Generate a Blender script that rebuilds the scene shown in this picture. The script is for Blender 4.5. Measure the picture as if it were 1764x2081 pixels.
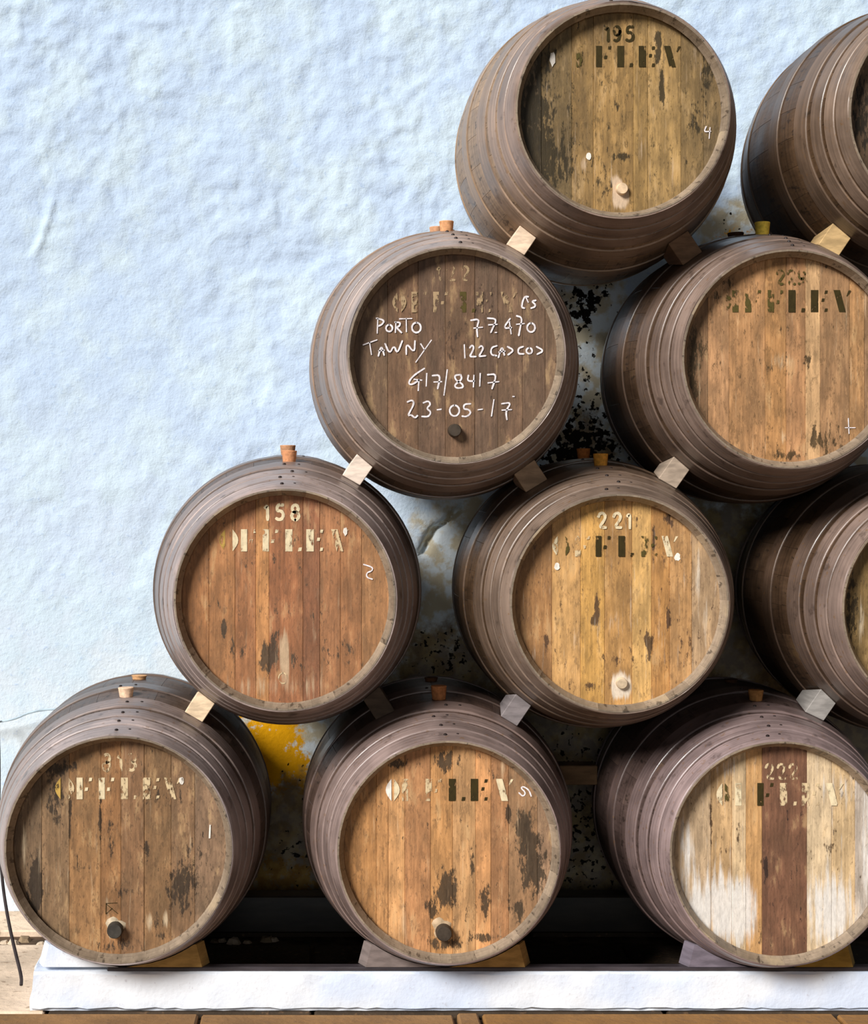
import bpy, math, random
import numpy as np
from mathutils import Vector, Matrix
random.seed(7)
scn = bpy.context.scene
C = scn.collection
for o in list(bpy.data.objects):
    bpy.data.objects.remove(o)

# ------------------------------------------------------------------ camera, sky, sun, exposure
CAMZ = 1.645                      # eye height above the floor
cam = bpy.data.cameras.new('camera')
cam_o = bpy.data.objects.new('camera', cam); C.objects.link(cam_o)
cam_o.location = (0, -6, CAMZ); cam_o.rotation_euler = (math.pi/2, 0, 0)
cam.sensor_fit = 'HORIZONTAL'; cam.sensor_width = 36; cam.lens = 3574/1764*36
cam.shift_x = (882-635)/1764; cam.shift_y = (981-1040.5)/1764
scn.camera = cam_o

world = bpy.data.worlds.new('sky'); scn.world = world; world.use_nodes = True
bg = world.node_tree.nodes['Background']
bg.inputs[0].default_value = (0.80, 0.90, 1.0, 1); bg.inputs[1].default_value = 0.05

sun = bpy.data.lights.new('daylight', 'SUN'); sun.energy = 4.75; sun.angle = math.radians(20)
sun.color = (1.0, 0.97, 0.935)
sun_o = bpy.data.objects.new('daylight', sun); C.objects.link(sun_o)
AZ, EL = math.radians(40), math.radians(31)      # from the left of the camera, above
dvec = Vector((math.sin(AZ)*math.cos(EL), math.cos(AZ)*math.cos(EL), -math.sin(EL)))
sun_o.rotation_euler = dvec.to_track_quat('-Z', 'Y').to_euler()
sun_o.location = (-6, -8, 6)

# added frontal fill light well behind the camera, brightens the gaps
fill_light = bpy.data.lights.new('front_fill', 'AREA'); fill_light.shape = 'RECTANGLE'; fill_light.size = 3.2; fill_light.size_y = 3.4
fill_light.energy = 140; fill_light.color = (0.93, 0.97, 1.0)
fill_light_o = bpy.data.objects.new('front_fill', fill_light); C.objects.link(fill_light_o)
fill_light_o.location = (-0.6, -13.0, 2.0); fill_light_o.rotation_euler = (math.pi/2, 0, 0)

vs = scn.view_settings
vs.view_transform = 'Standard'; vs.look = 'None'; vs.gamma = 1; vs.use_curve_mapping = False
vs.exposure = 0.0

# ------------------------------------------------------------------ helpers
def lin(c):
    return tuple((v/255/12.92) if v/255 <= .04045 else ((v/255+.055)/1.055)**2.4 for v in c)
def L4(c): return lin(c) + (1,)

def mesh_obj(name, verts, faces, mat, parent=None, smooth=False, me=None):
    if me is None:
        me = bpy.data.meshes.new(name)
        me.from_pydata([tuple(v) for v in verts], [], faces); me.update()
        if smooth:
            me.polygons.foreach_set('use_smooth', [True]*len(me.polygons))
        if mat: me.materials.append(mat)
    o = bpy.data.objects.new(name, me); C.objects.link(o)
    if parent: o.parent = parent
    return o
def tag(o, label=None, cat=None, group=None, kind=None):
    if label: o['label'] = label
    if cat: o['category'] = cat
    if group: o['group'] = group
    if kind: o['kind'] = kind
    return o
def sharp(o, ang=35):
    me = o.data
    me.polygons.foreach_set('use_smooth', [True]*len(me.polygons))
    me.set_sharp_from_angle(angle=math.radians(ang))
    return o

class NT:
    """small wrapper for building node trees"""
    def __init__(s, name):
        s.m = bpy.data.materials.new(name); s.m.use_nodes = True
        s.t = s.m.node_tree; s.n = s.t.nodes; s.n.clear()
        s.out = s.n.new('ShaderNodeOutputMaterial')
        s.b = s.n.new('ShaderNodeBsdfPrincipled')
        s.t.links.new(s.b.outputs[0], s.out.inputs[0])
    def L(s, a, b):
        if hasattr(a, 'links') or isinstance(a, bpy.types.NodeSocket): s.t.links.new(a, b)
        elif isinstance(a, tuple) and b.type == 'VECTOR': b.default_value = a[:3]
        else: b.default_value = a
    def tc(s, which='Object'):
        return s.n.new('ShaderNodeTexCoord').outputs[which]
    def info(s): return s.n.new('ShaderNodeObjectInfo')
    def math(s, op, a, b=0.0, c=None, clamp=False):
        n = s.n.new('ShaderNodeMath'); n.operation = op; n.use_clamp = clamp
        s.L(a, n.inputs[0]); s.L(b, n.inputs[1])
        if c is not None: s.L(c, n.inputs[2])
        return n.outputs[0]
    def vmul(s, v, k):
        n = s.n.new('ShaderNodeVectorMath'); n.operation = 'MULTIPLY'
        s.L(v, n.inputs[0]); n.inputs[1].default_value = k
        return n.outputs[0]
    def noise(s, v, k=(1, 1, 1), scale=1.0, detail=3, rough=.55, w=0.0, dist=0.0):
        n = s.n.new('ShaderNodeTexNoise')
        a = s.n.new('ShaderNodeVectorMath'); a.operation = 'MULTIPLY_ADD'
        s.L(v, a.inputs[0]); a.inputs[1].default_value = tuple(q*scale for q in k)
        if isinstance(w, (int, float)): a.inputs[2].default_value = (w*3.1+17, w*7.3+5, w*5.7+31)
        else:
            cx = s.n.new('ShaderNodeCombineXYZ')
            for q in range(3): s.L(w, cx.inputs[q])
            s.L(cx.outputs[0], a.inputs[2])
        s.L(a.outputs[0], n.inputs['Vector']); n.inputs['Scale'].default_value = 1.0
        n.inputs['Detail'].default_value = detail; n.inputs['Roughness'].default_value = rough
        n.inputs['Distortion'].default_value = dist
        return n.outputs[0]
    def ramp(s, x, a, b, lo=0.0, hi=1.0, smooth=True):
        n = s.n.new('ShaderNodeMapRange'); n.clamp = True
        if smooth: n.interpolation_type = 'SMOOTHSTEP'
        s.L(x, n.inputs[0])
        for i, v in zip((1, 2, 3, 4), (a, b, lo, hi)): n.inputs[i].default_value = v
        return n.outputs[0]
    def mix(s, f, a, b, mode='MIX'):
        n = s.n.new('ShaderNodeMix'); n.data_type = 'RGBA'; n.blend_type = mode; n.clamp_result = False
        s.L(f, n.inputs[0]); s.L(a, n.inputs[6]); s.L(b, n.inputs[7])
        return n.outputs[2]
    def scale(s, col, f):           # colour times factor
        n = s.n.new('ShaderNodeVectorMath'); n.operation = 'SCALE'
        s.L(col, n.inputs[0]); s.L(f, n.inputs[3])
        return n.outputs[0]
    def patches(s, v, plist):       # sum of soft elliptical masks in the x-z plane: (x, z, rx, rz, strength)
        tot = 0.0
        for (x, z, rx, rz, k) in plist:
            a = s.n.new('ShaderNodeVectorMath'); a.operation = 'SUBTRACT'
            s.L(v, a.inputs[0]); a.inputs[1].default_value = (x, 0, z)
            b = s.vmul(a.outputs[0], (1/rx, 0, 1/rz))
            l = s.n.new('ShaderNodeVectorMath'); l.operation = 'LENGTH'; s.L(b, l.inputs[0])
            r = s.ramp(l.outputs['Value'], 0.1, 1.4, k, 0.0)
            tot = r if tot == 0.0 else s.math('ADD', tot, r)
        return tot
    def attr(s, name):
        n = s.n.new('ShaderNodeAttribute'); n.attribute_name = name; return n.outputs['Fac']
    def bump(s, h, strength, dist=.01):
        n = s.n.new('ShaderNodeBump'); n.inputs['Strength'].default_value = strength
        n.inputs['Distance'].default_value = dist
        s.L(h, n.inputs['Height']); s.L(n.outputs[0], s.b.inputs['Normal'])
    def done(s, col, rough=.7, spec=.3):
        s.L(col, s.b.inputs['Base Color']); s.L(rough, s.b.inputs['Roughness'])
        s.b.inputs['Specular IOR Level'].default_value = spec
        return s.m

# ------------------------------------------------------------------ materials
WALLY = 0.75
def wallxz(px, py): return ((px-635)*6.75/3574, CAMZ-(py-981)*6.75/3574)
def wp(px, py, rx, ry, k): 
    x, z = wallxz(px, py); return (x, z, rx*6.75/3574, ry*6.75/3574, k)

# shapes of the stains and painted gap shade on the wall: centre, radii, strength
WALL_STAINS_SHADE = {
    'brown_gap_shade': [wp(590, 1750, 190, 190, 1.7), wp(1180, 1640, 300, 330, 1.8), wp(900, 1360, 150, 130, 1.1), wp(1180, 900, 130, 110, .8), wp(1480, 1200, 200, 260, 1.3), wp(1800, 1600, 300, 400, 1.5)],
    'bare': [wp(1200, 640, 130, 150, 1), wp(1180, 860, 170, 150, 1.3), wp(920, 1120, 130, 170, 1.0),
             wp(880, 1330, 170, 150, 1.5), wp(580, 1530, 150, 120, 1.4), wp(560, 1780, 170, 200, 1.6),
             wp(1180, 1650, 260, 330, 1.8), wp(1500, 470, 120, 60, .9), wp(1500, 400, 60, 90, .45), wp(1480, 1250, 200, 300, 1.6),
             wp(1800, 900, 250, 400, 1.5)],
    'och': [wp(545, 1520, 75, 90, 1.4), wp(620, 1580, 60, 50, .7), wp(560, 1790, 110, 60, .9), wp(1500, 480, 60, 25, .4)],
    'mo': [wp(1180, 640, 60, 90, 1.0), wp(1230, 600, 110, 60, .75), wp(1190, 830, 120, 130, 1.1), wp(1170, 940, 150, 80, 1.2),
             wp(900, 1330, 120, 110, 1.1), wp(600, 1560, 90, 70, .75), wp(590, 1740, 100, 120, .9), wp(1500, 440, 60, 40, .6), wp(1470, 480, 50, 30, .6),
             wp(1190, 1650, 250, 330, 1.1)],
    'spot': [wp(465, 612, 28, 4, 1), wp(25, 1050, 16, 9, 1), wp(470, 1115, 14, 5, .6)]}
def wall_material():
    t = NT('blue_limewash'); v = t.tc()
    big = t.noise(v, (1, 1, 1), 1.3, 3, w=2.2)
    med = t.noise(v, (1, 1, .8), 7, 4, w=4.0)
    fine = t.noise(v, (1, 1, 1), 52, 5, .65, w=6.0)
    sep = t.n.new('ShaderNodeSeparateXYZ'); t.L(v, sep.inputs[0])
    low = t.ramp(t.math('ADD', sep.outputs[2], t.math('MULTIPLY_ADD', big, 1.6, -0.8)), .3, 2.2, 1, 0)   # whiter towards the bottom
    col = t.mix(low, L4((196, 216, 240)), L4((220, 231, 237)))
    col = t.mix(t.ramp(med, .40, .66), col, L4((207, 226, 240)))
    col = t.mix(t.ramp(fine, .55, .75, 0, .45), col, L4((160, 188, 230)))
    # bare and mouldy plaster behind the stack
    bare = t.attr('bare')
    bm = t.ramp(t.math('ADD', bare, t.math('MULTIPLY_ADD', t.noise(v, (1, 1, 1), 11, 4, w=9.0), 1.5, -.75)), .35, .75)
    stone = t.mix(t.ramp(t.noise(v, (1, 1, 1), 16, 4, w=1.0), .42, .6), L4((222, 230, 232)), L4((196, 180, 142)))
    col = t.mix(t.math('MULTIPLY', bm, .85), col, stone)
    # ochre stain
    och = t.attr('och')
    om = t.ramp(t.math('ADD', och, t.math('MULTIPLY_ADD', t.noise(v, (1, 1, 1), 30, 5, .72, w=3.0), 4.0, -2.0)), .25, .8)
    om = t.math('MULTIPLY', om, t.ramp(och, .03, .25))
    col = t.mix(om, col, L4((232, 166, 10)))
    brown_gap_shade = t.attr('brown_gap_shade')  # brown stain that also paints the shade of the gaps into the wall
    em = t.math('MULTIPLY', t.ramp(t.math('ADD', brown_gap_shade, t.math('MULTIPLY_ADD', t.noise(v, (1, 1, 1), 13, 5, .65, w=7.0), 2.0, -1.0)), .3, .9, 0, .85), t.ramp(brown_gap_shade, .03, .25))
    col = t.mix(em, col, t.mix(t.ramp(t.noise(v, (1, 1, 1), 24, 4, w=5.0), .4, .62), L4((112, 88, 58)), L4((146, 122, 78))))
    # black mould specks
    mo = t.attr('mo')
    sp = t.noise(v, (1, 1, 1), 42, 3, .55, w=12.0)
    mm = t.ramp(t.math('ADD', t.math('MULTIPLY', mo, .26), sp), .82, .87)
    col = t.mix(mm, col, L4((24, 20, 14)))
    # fine straw scratch and rusty spots in the open wall
    spot = t.attr('spot')
    col = t.mix(t.ramp(t.math('MULTIPLY', spot, fine), .40, .55, 0, .75), col, L4((150, 140, 120)))
    t.bump(t.math('MULTIPLY_ADD', med, .6, t.math('MULTIPLY', fine, .6)), .6, .012)
    return t.done(col, .85, .15)

def white_material():
    t = NT('white_limewash'); v = t.tc()
    a = t.noise(v, (1, 1, 1), 3, 3, w=1.0); f = t.noise(v, (1, 1, 1), 60, 4, w=3.0)
    col = t.mix(t.ramp(a, .4, .62), L4((236, 241, 248)), L4((214, 226, 246)))
    col = t.mix(t.ramp(f, .62, .74, 0, .4), col, L4((180, 175, 185)))
    t.bump(t.math('MULTIPLY_ADD', t.noise(v, (1, 1, 1), 14, 3), .6, f), .3, .006)
    return t.done(col, .8, .2)

def stone_material():
    t = NT('worn_stone'); v = t.tc(); i = t.info()
    w = t.math('MULTIPLY', i.outputs['Random'], 30)
    a = t.noise(v, (1, 1, 1), 5, 4, w=w); f = t.noise(v, (1, 1, 1), 40, 4, w=w)
    col = t.scale(i.outputs['Color'], t.ramp(a, .3, .7, .75, 1.15))
    col = t.mix(t.ramp(f, .58, .72, 0, .6), col, L4((120, 92, 66)))
    t.bump(t.math('MULTIPLY_ADD', a, 1.0, f), .5, .01)
    return t.done(col, .8, .25)

def plain(name, c, rough=.7, spec=.3, amp=.25, scale=20, k=(1, 1, 1)):
    t = NT(name); v = t.tc(); i = t.info()
    n = t.noise(v, k, scale, 4, w=t.math('MULTIPLY', i.outputs['Random'], 20))
    base = i.outputs['Color'] if c is None else L4(c)
    col = t.scale(base, t.ramp(n, .3, .7, 1-amp, 1+amp))
    t.bump(n, .25, .004)
    return t.done(col, rough, spec)

def stave_material():
    t = NT('weathered_stave'); v = t.tc(); i = t.info()
    w = t.math('MULTIPLY', i.outputs['Random'], 40)
    g = t.noise(v, (80, 5, 80), 1, 3, w=w)
    b = t.noise(v, (1, 1, 1), 7, 4, w=w)
    f = t.noise(v, (1, .35, 1), 55, 3, w=w)
    k = t.math('MULTIPLY', t.ramp(g, .3, .7, .88, 1.1), t.ramp(i.outputs['Random'], 0, 1, .94, 1.06, False))
    sx = t.n.new('ShaderNodeSeparateXYZ'); t.L(v, sx.inputs[0])
    raw = t.ramp(t.math('ABSOLUTE', sx.outputs[1]), .592, .600)          # unpainted chime ends
    base = t.mix(raw, i.outputs['Color'], L4((146, 129, 110)))
    st = t.noise(v, (2, 75, 2), 1, 3, w=3.0)
    k = t.math('MULTIPLY', k, t.ramp(st, .3, .7, .78, 1.2))
    col = t.scale(base, t.math('MULTIPLY', k, t.ramp(b, .3, .7, .72, 1.22)))
    col = t.mix(t.ramp(b, .60, .75, 0, .4), col, t.mix(raw, L4((124, 96, 58)), L4((190, 168, 130))))
    col = t.mix(t.ramp(f, .58, .68, 0, .65), col, L4((34, 25, 18)))
    t.bump(t.math('MULTIPLY_ADD', g, .6, f), .3, .003)
    return t.done(col, t.ramp(b, .3, .7, .40, .58), .5)

def hoop_material():
    t = NT('painted_hoop_iron'); v = t.tc(); i = t.info()
    w = t.math('MULTIPLY', i.outputs['Random'], 40)
    b = t.noise(v, (1, 1, 1), 6, 4, w=w); f = t.noise(v, (1, 1, 1), 55, 4, w=w)
    st = t.noise(v, (3, 110, 3), 1, 3, w=w)
    col = t.scale(i.outputs['Color'], t.math('MULTIPLY', t.ramp(b, .3, .7, .70, 1.2), t.ramp(st, .3, .7, .80, 1.18)))
    col = t.mix(t.ramp(f, .60, .72, 0, .5), col, L4((122, 88, 48)))
    col = t.mix(t.ramp(t.noise(v, (1, 1, 1), 18, 4, w=w), .6, .72, 0, .5), col, L4((40, 28, 22)))
    t.bump(f, .25, .002)
    return t.done(col, t.ramp(b, .3, .7, .30, .48), .6)

def paint_material(name, c, wear, sc=70, rough=.75):
    """worn stencil paint or chalk: flakes away where the noise is low"""
    t = NT(name); v = t.tc(); i = t.info()
    w = t.math('MULTIPLY', i.outputs['Random'], 25)
    n = t.noise(v, (1, 1, .55), sc, 3, .6, w=w)
    col = t.scale(L4(c), t.ramp(n, .3, .7, .75, 1.1))
    t.done(col, rough, .2)
    tr = t.n.new('ShaderNodeBsdfTransparent'); mx = t.n.new('ShaderNodeMixShader')
    t.L(t.ramp(n, wear-.06, wear+.06), mx.inputs[0])
    t.L(tr.outputs[0], mx.inputs[1]); t.L(t.b.outputs[0], mx.inputs[2])
    t.L(mx.outputs[0], t.out.inputs[0])
    return t.m

def head_material(name, seed, dark, light, dcol, lcol, grime=.5, rough=.62):
    """oak head boards: board colour from the object, grain, grime flecks, stains of their own shape"""
    t = NT(name); v = t.tc(); i = t.info()
    w = t.math('MULTIPLY_ADD', i.outputs['Random'], 15, seed*3.7)
    g = t.noise(v, (150, 0, 8), 1, 3, w=w)
    b = t.noise(v, (26, 0, 8), 1, 5, .62, w=w)
    f = t.noise(v, (95, 0, 34), 1, 5, .7, w=seed*1.3)
    big = t.noise(v, (11, 0, 6), 1, 4, .6, w=seed*2.1+1)
    sep = t.noise(v, (66, 0, 22), 1, 5, .72, w=seed*5.1+2)
    base = t.mix(.16, i.outputs['Color'], L4((178, 150, 126)))
    col = t.scale(base, t.math('MULTIPLY', t.ramp(g, .3, .7, .82, 1.14), t.ramp(b, .32, .68, .72, 1.22)))
    col = t.mix(t.ramp(big, .42, .68, 0, grime), col, t.scale(t.mix(.35, base, L4((128, 112, 84))), t.ramp(sep, .35, .65, .30, .80)))
    col = t.mix(t.ramp(t.noise(v, (34, 0, 9), 1, 5, .66, w=seed*3.3+4), .50, .68, 0, .25+grime*.7), col, t.mix(.5, L4(dcol), base))
    col = t.mix(t.ramp(b, .56, .70, 0, .40), col, L4((206, 172, 124)))
    col = t.mix(t.ramp(f, .53, .63, 0, .30+grime*.6), col, t.mix(.35, L4(dcol), base))
    col = t.mix(t.ramp(sep, .42, .30, 0, .55), col, t.scale(base, 1.25))
    if dark:
        dm = t.patches(v, dark)
        m = t.ramp(t.math('ADD', dm, t.math('MULTIPLY_ADD', sep, 4.2, -2.1)), .42, .85, 0, .9)
        col = t.mix(m, col, t.scale(L4(dcol), t.ramp(f, .3, .7, .7, 1.5)))
    if light:
        lm = t.patches(v, light)
        streak = t.noise(v, (70, 0, 5), 1, 4, .65, w=seed+8)
        m = t.ramp(t.math('ADD', lm, t.math('MULTIPLY_ADD', streak, -3.0, 1.5)), .25, 1.15, 0, .85)
        col = t.mix(m, col, t.scale(L4(lcol), t.ramp(f, .3, .7, 1.05, .8)))
    t.bump(t.math('MULTIPLY_ADD', g, .5, f), .35, .003)
    return t.done(col, rough, .35)

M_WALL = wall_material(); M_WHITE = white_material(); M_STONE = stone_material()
M_STAVE = stave_material(); M_HOOP = hoop_material()
M_RIVET = plain('rivet_iron', (38, 28, 26), .5, .5)
M_CORK = plain('cork', None, .85, .1, .2, 90)
M_BLOCK = plain('sawn_wood', None, .8, .2, .22, 1, (18, 4, 60))
M_RAIL = plain('dark_rail', None, .45, .5, .35, 8, (1, 3, 3))
M_PLUG = plain('plug', None, .6, .3, .25, 40)
M_CABLE = plain('cable_rubber', None, .6, .3, .3, 12)
M_MORTAR = plain('mortar', (86, 70, 56), .9, .1, .4, 14)
PAINT = {'c': paint_material('cream_stencil', (232, 214, 176), .39), 'e': paint_material('ghost_stencil', (172, 146, 112), .49), 'd': paint_material('dark_stencil', (58, 48, 20), .36),
         'f': paint_material('faded_cream_stencil', (214, 190, 150), .48), 'g': paint_material('faded_olive_stencil', (84, 74, 36), .50),
         'w': paint_material('white_paint', (246, 238, 226), .30), 'k': paint_material('chalk', (244, 236, 238), .30, 160, .9),
         'h': paint_material('ochre_stencil', (196, 160, 84), .46)}

# ------------------------------------------------------------------ setting: wall and floor
def vnoise(x, z, s, seed):
    rng = np.random.RandomState(seed); T = rng.rand(256, 256)
    u = x*s+1000.3; w = z*s+1000.7
    i = np.floor(u).astype(int); j = np.floor(w).astype(int); fu = u-i; fw = w-j
    fu = fu*fu*(3-2*fu); fw = fw*fw*(3-2*fw)
    g = lambda a, b: T[a % 256, b % 256]
    return (g(i, j)*(1-fu)+g(i+1, j)*fu)*(1-fw)+(g(i, j+1)*(1-fu)+g(i+1, j+1)*fu)*fw - .5

def build_wall():
    x0, x1, z0, z1 = -3.2, 4.6, -0.15, 4.2
    step = .0125
    nx = int((x1-x0)/step); nz = int((z1-z0)/step)
    X, Z = np.meshgrid(np.linspace(x0, x1, nx+1), np.linspace(z0, z1, nz+1))
    wx = X+.03*vnoise(X, Z, 9, 31); wz = Z+.03*vnoise(X, Z, 9, 32)
    rough = np.clip(.55+1.3*(vnoise(X, Z, 1.6, 5)+.28*(Z-1.4)), .25, 1.5)
    H = .012*vnoise(X, Z, 1.8, 1)+.008*vnoise(wx, wz, 5, 2)
    lump = vnoise(wx, wz, 15, 3)
    H += rough*(.0080*lump+.0056*vnoise(wx, wz, 34, 4)+.003*vnoise(X, Z, 70, 6))
    H -= rough*.012*np.clip(vnoise(wx, wz, 11, 8)-.26, 0, 1)*4*.35
    # long scar in the plaster near the left edge
    a = np.array(wallxz(112, 385)); b = np.array(wallxz(65, 520)); d = b-a; L = np.hypot(*d)
    t = ((X-a[0])*d[0]+(Z-a[1])*d[1])/L**2; dist = ((X-a[0])*d[1]-(Z-a[1])*d[0])/L + .014*np.sin(2.6*t)+.016*vnoise(X, Z, 16, 12)
    H += .012*np.exp(-(dist/.011)**2)*np.clip(4*t, 0, 1)*np.clip(4*(1.1-t), 0, 1)
    # gash behind the stack
    a = np.array(wallxz(945, 1030)); b = np.array(wallxz(880, 1080)); d = b-a; L = np.hypot(*d)
    t = ((X-a[0])*d[0]+(Z-a[1])*d[1])/L**2; dist = ((X-a[0])*d[1]-(Z-a[1])*d[0])/L + .012*vnoise(X, Z, 30, 9)
    H -= .05*np.exp(-(dist/.011)**2)*((t > 0) & (t < 1.0))
    a = np.array(wallxz(880, 1080)); b = np.array(wallxz(860, 1122)); d = b-a; L = np.hypot(*d)
    t = ((X-a[0])*d[0]+(Z-a[1])*d[1])/L**2; dist = ((X-a[0])*d[1]-(Z-a[1])*d[0])/L + .012*vnoise(X, Z, 30, 9)
    H -= .05*np.exp(-(dist/.014)**2)*((t > 0) & (t < 1.1))
    Y = WALLY - H
    co = np.stack([X, Y, Z], -1).reshape(-1, 3).astype(np.float32)
    idx = np.arange((nx+1)*(nz+1)).reshape(nz+1, nx+1)
    q = np.stack([idx[:-1, :-1], idx[:-1, 1:], idx[1:, 1:], idx[1:, :-1]], -1).reshape(-1, 4)
    me = bpy.data.meshes.new('wall_back')
    me.vertices.add(len(co)); me.vertices.foreach_set('co', co.ravel())
    me.loops.add(q.size); me.loops.foreach_set('vertex_index', q.ravel().astype(np.int32))
    me.polygons.add(len(q)); me.polygons.foreach_set('loop_start', np.arange(0, q.size, 4, dtype=np.int32))
    me.polygons.foreach_set('use_smooth', np.ones(len(q), dtype=bool))
    me.update(calc_edges=True); me.validate()
    for name, plist in WALL_STAINS_SHADE.items():
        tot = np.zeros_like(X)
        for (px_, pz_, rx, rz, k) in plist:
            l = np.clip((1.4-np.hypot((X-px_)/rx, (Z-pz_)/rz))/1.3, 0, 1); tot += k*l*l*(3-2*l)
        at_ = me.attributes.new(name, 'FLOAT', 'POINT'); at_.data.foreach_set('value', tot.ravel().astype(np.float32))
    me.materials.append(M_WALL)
    o = bpy.data.objects.new('wall_back', me); C.objects.link(o)
    tag(o, 'rough plastered wall limewashed pale blue behind the barrels', kind='structure')
build_wall()

def box(name, x0, x1, y0, y1, z0, z1, mat, parent=None, bev=.004, jit=0.0):
    xs, ys, zs = (x0, x1), (y0, y1), (z0, z1)
    me = bpy.data.meshes.new(name)
    import bmesh
    bm = bmesh.new()
    vs_ = [bm.verts.new((xs[i]+random.uniform(-jit, jit), ys[j]+random.uniform(-jit, jit), zs[k])) for i in (0, 1) for j in (0, 1) for k in (0, 1)]
    for f in ((0, 1, 3, 2), (4, 6, 7, 5), (0, 4, 5, 1), (2, 3, 7, 6), (0, 2, 6, 4), (1, 5, 7, 3)):
        bm.faces.new([vs_[q] for q in f])
    bmesh.ops.recalc_face_normals(bm, faces=bm.faces)
    if bev: bmesh.ops.bevel(bm, geom=list(bm.edges), offset=bev, segments=1, affect='EDGES')
    bm.to_mesh(me); bm.free(); me.materials.append(mat)
    o = bpy.data.objects.new(name, me); C.objects.link(o)
    if parent: o.parent = parent
    return o

floor = box('floor', -3.4, 4.7, -6.8, .95, -.30, -.022, M_MORTAR, bev=0)
tag(floor, 'worn stone slab paving in front of and under the barrels', kind='structure')
rowsY = [(-6.7, -5.6), (-5.6, -4.5), (-4.5, -3.5), (-3.5, -2.6), (-2.6, -1.75), (-1.75, -1.05), (-1.05, -.545), (-.545, .27), (.45, .76)]
rng = random.Random(3)
for r, (ya, yb) in enumerate(rowsY):
    xe = [-3.3]
    while xe[-1] < 4.5: xe.append(xe[-1]+rng.uniform(.75, 1.25))
    if r == 6: xe = [-3.3, -2.2, -1.15, -.35, .44, .52, 1.62, 2.7, 3.6, 4.6]
    if r == 7: xe = [-3.3, -2.0, -1.17, -.83, 0, 1.1, 2.2, 3.4, 4.6]
    if r == 8: xe = [-3.3, -2.1, -.4, .8, 2.0, 3.2, 4.6]
    for a, b in zip(xe, xe[1:]):
        top = rng.uniform(-.003, .003)
        s = box('paving_slab', a+.006, b-.006, ya+.007, yb-.007, -.06, top, M_STONE, floor, .006, .003)
        c = rng.choice([(228, 204, 178), (222, 196, 168), (232, 212, 190)])
        if r == 6: c = (150, 108, 58) if a > .5 else rng.choice([(126, 90, 64), (150, 112, 70)])
        if r >= 7 and a > -.9: c = (66, 54, 42)  # shade under the barrels painted into the slab colour
        if r < 6: c = rng.choice([(120, 96, 70), (132, 106, 78), (110, 88, 64)])
        s.color = L4(c)
# rubble in the open joint near the wall
for q in range(34):
    x = -1.62+q*.045+rng.uniform(-.015, .015); y = .36+rng.uniform(-.055, .055); r_ = rng.uniform(.018, .034)
    vv = []; ff = []
    for k in range(7):
        a = 2*math.pi*k/7; vv.append((math.cos(a)*r_*rng.uniform(.8, 1.2), math.sin(a)*r_*rng.uniform(.8, 1.2), 0))
    for k in range(7):
        vv.append((vv[k][0]*.6, vv[k][1]*.6, r_*rng.uniform(.4, .7)))
    for k in range(7):
        ff.append((k, (k+1) % 7, 7+(k+1) % 7, 7+k))
    ff.append(tuple(range(7, 14)))
    s = mesh_obj('rubble_stone', vv, ff, M_STONE, floor); s.location = (x, y, -.024)
    s.color = L4(rng.choice([(210, 190, 165), (150, 128, 100), (190, 168, 140)]))

# ------------------------------------------------------------------ plinth and rails that carry the barrels
PT = CAMZ-1.522          # top of the white kerb
RT = CAMZ-1.509          # top of the rails
def kerb(name, x0, x1, y0, y1, zt, seed):
    """kerb with uneven plastered faces"""
    r = random.Random(seed); n = int((x1-x0)/.03); V = []; F = []
    prof = [(y0+.012, 0.0), (y0+.012, .008), (y0, .011), (y0, zt*.33), (y0, zt*.66), (y0, zt-.008), (y0+.007, zt), ((y0+y1)/2, zt), (y1, zt), (y1, 0.0)]
    np_ = len(prof)
    for i in range(n+1):
        x = x0+(x1-x0)*i/n
        for j, (y, z) in enumerate(prof):
            V.append((x+(.004*r.uniform(-1, 1) if 0 < i < n else (.012 if z > zt*.5 else 0)*(1 if i == 0 else -1)),
                      y+r.uniform(-.003, .003), z+(r.uniform(-.003, .003) if 1 < j < 6 else 0)))
    for i in range(n):
        for j in range(np_-1):
            a = i*np_+j; F.append((a, a+np_, a+np_+1, a+1))
    F.append(tuple(range(np_))); F.append(tuple(reversed(range(n*np_, (n+1)*np_))))
    return mesh_obj(name, V, F, M_WHITE, None)
k1 = kerb('plinth', -.88, 4.4, -.53, -.455, PT, 1); sharp(k1)
tag(k1, 'low white limewashed kerb running under the front of the barrels', 'plinth')
k2 = box('side_kerb', -.878, -.775, -.452, .30, 0, PT-.002, M_WHITE, None, .006)
tag(k2, 'white kerb end running back to the wall, left of the bottom barrels', 'plinth')
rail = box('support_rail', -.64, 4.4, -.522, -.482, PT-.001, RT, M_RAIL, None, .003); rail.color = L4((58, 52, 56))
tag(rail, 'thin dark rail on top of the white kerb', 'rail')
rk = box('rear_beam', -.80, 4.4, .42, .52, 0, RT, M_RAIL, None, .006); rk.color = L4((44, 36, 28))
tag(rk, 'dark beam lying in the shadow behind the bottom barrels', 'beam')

# ------------------------------------------------------------------ barrels
HL = .65; RB = .45; RECESS = .054; NST = 28
def prof(y, rh): return RB-(RB-rh)*(y/HL)**2

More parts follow.
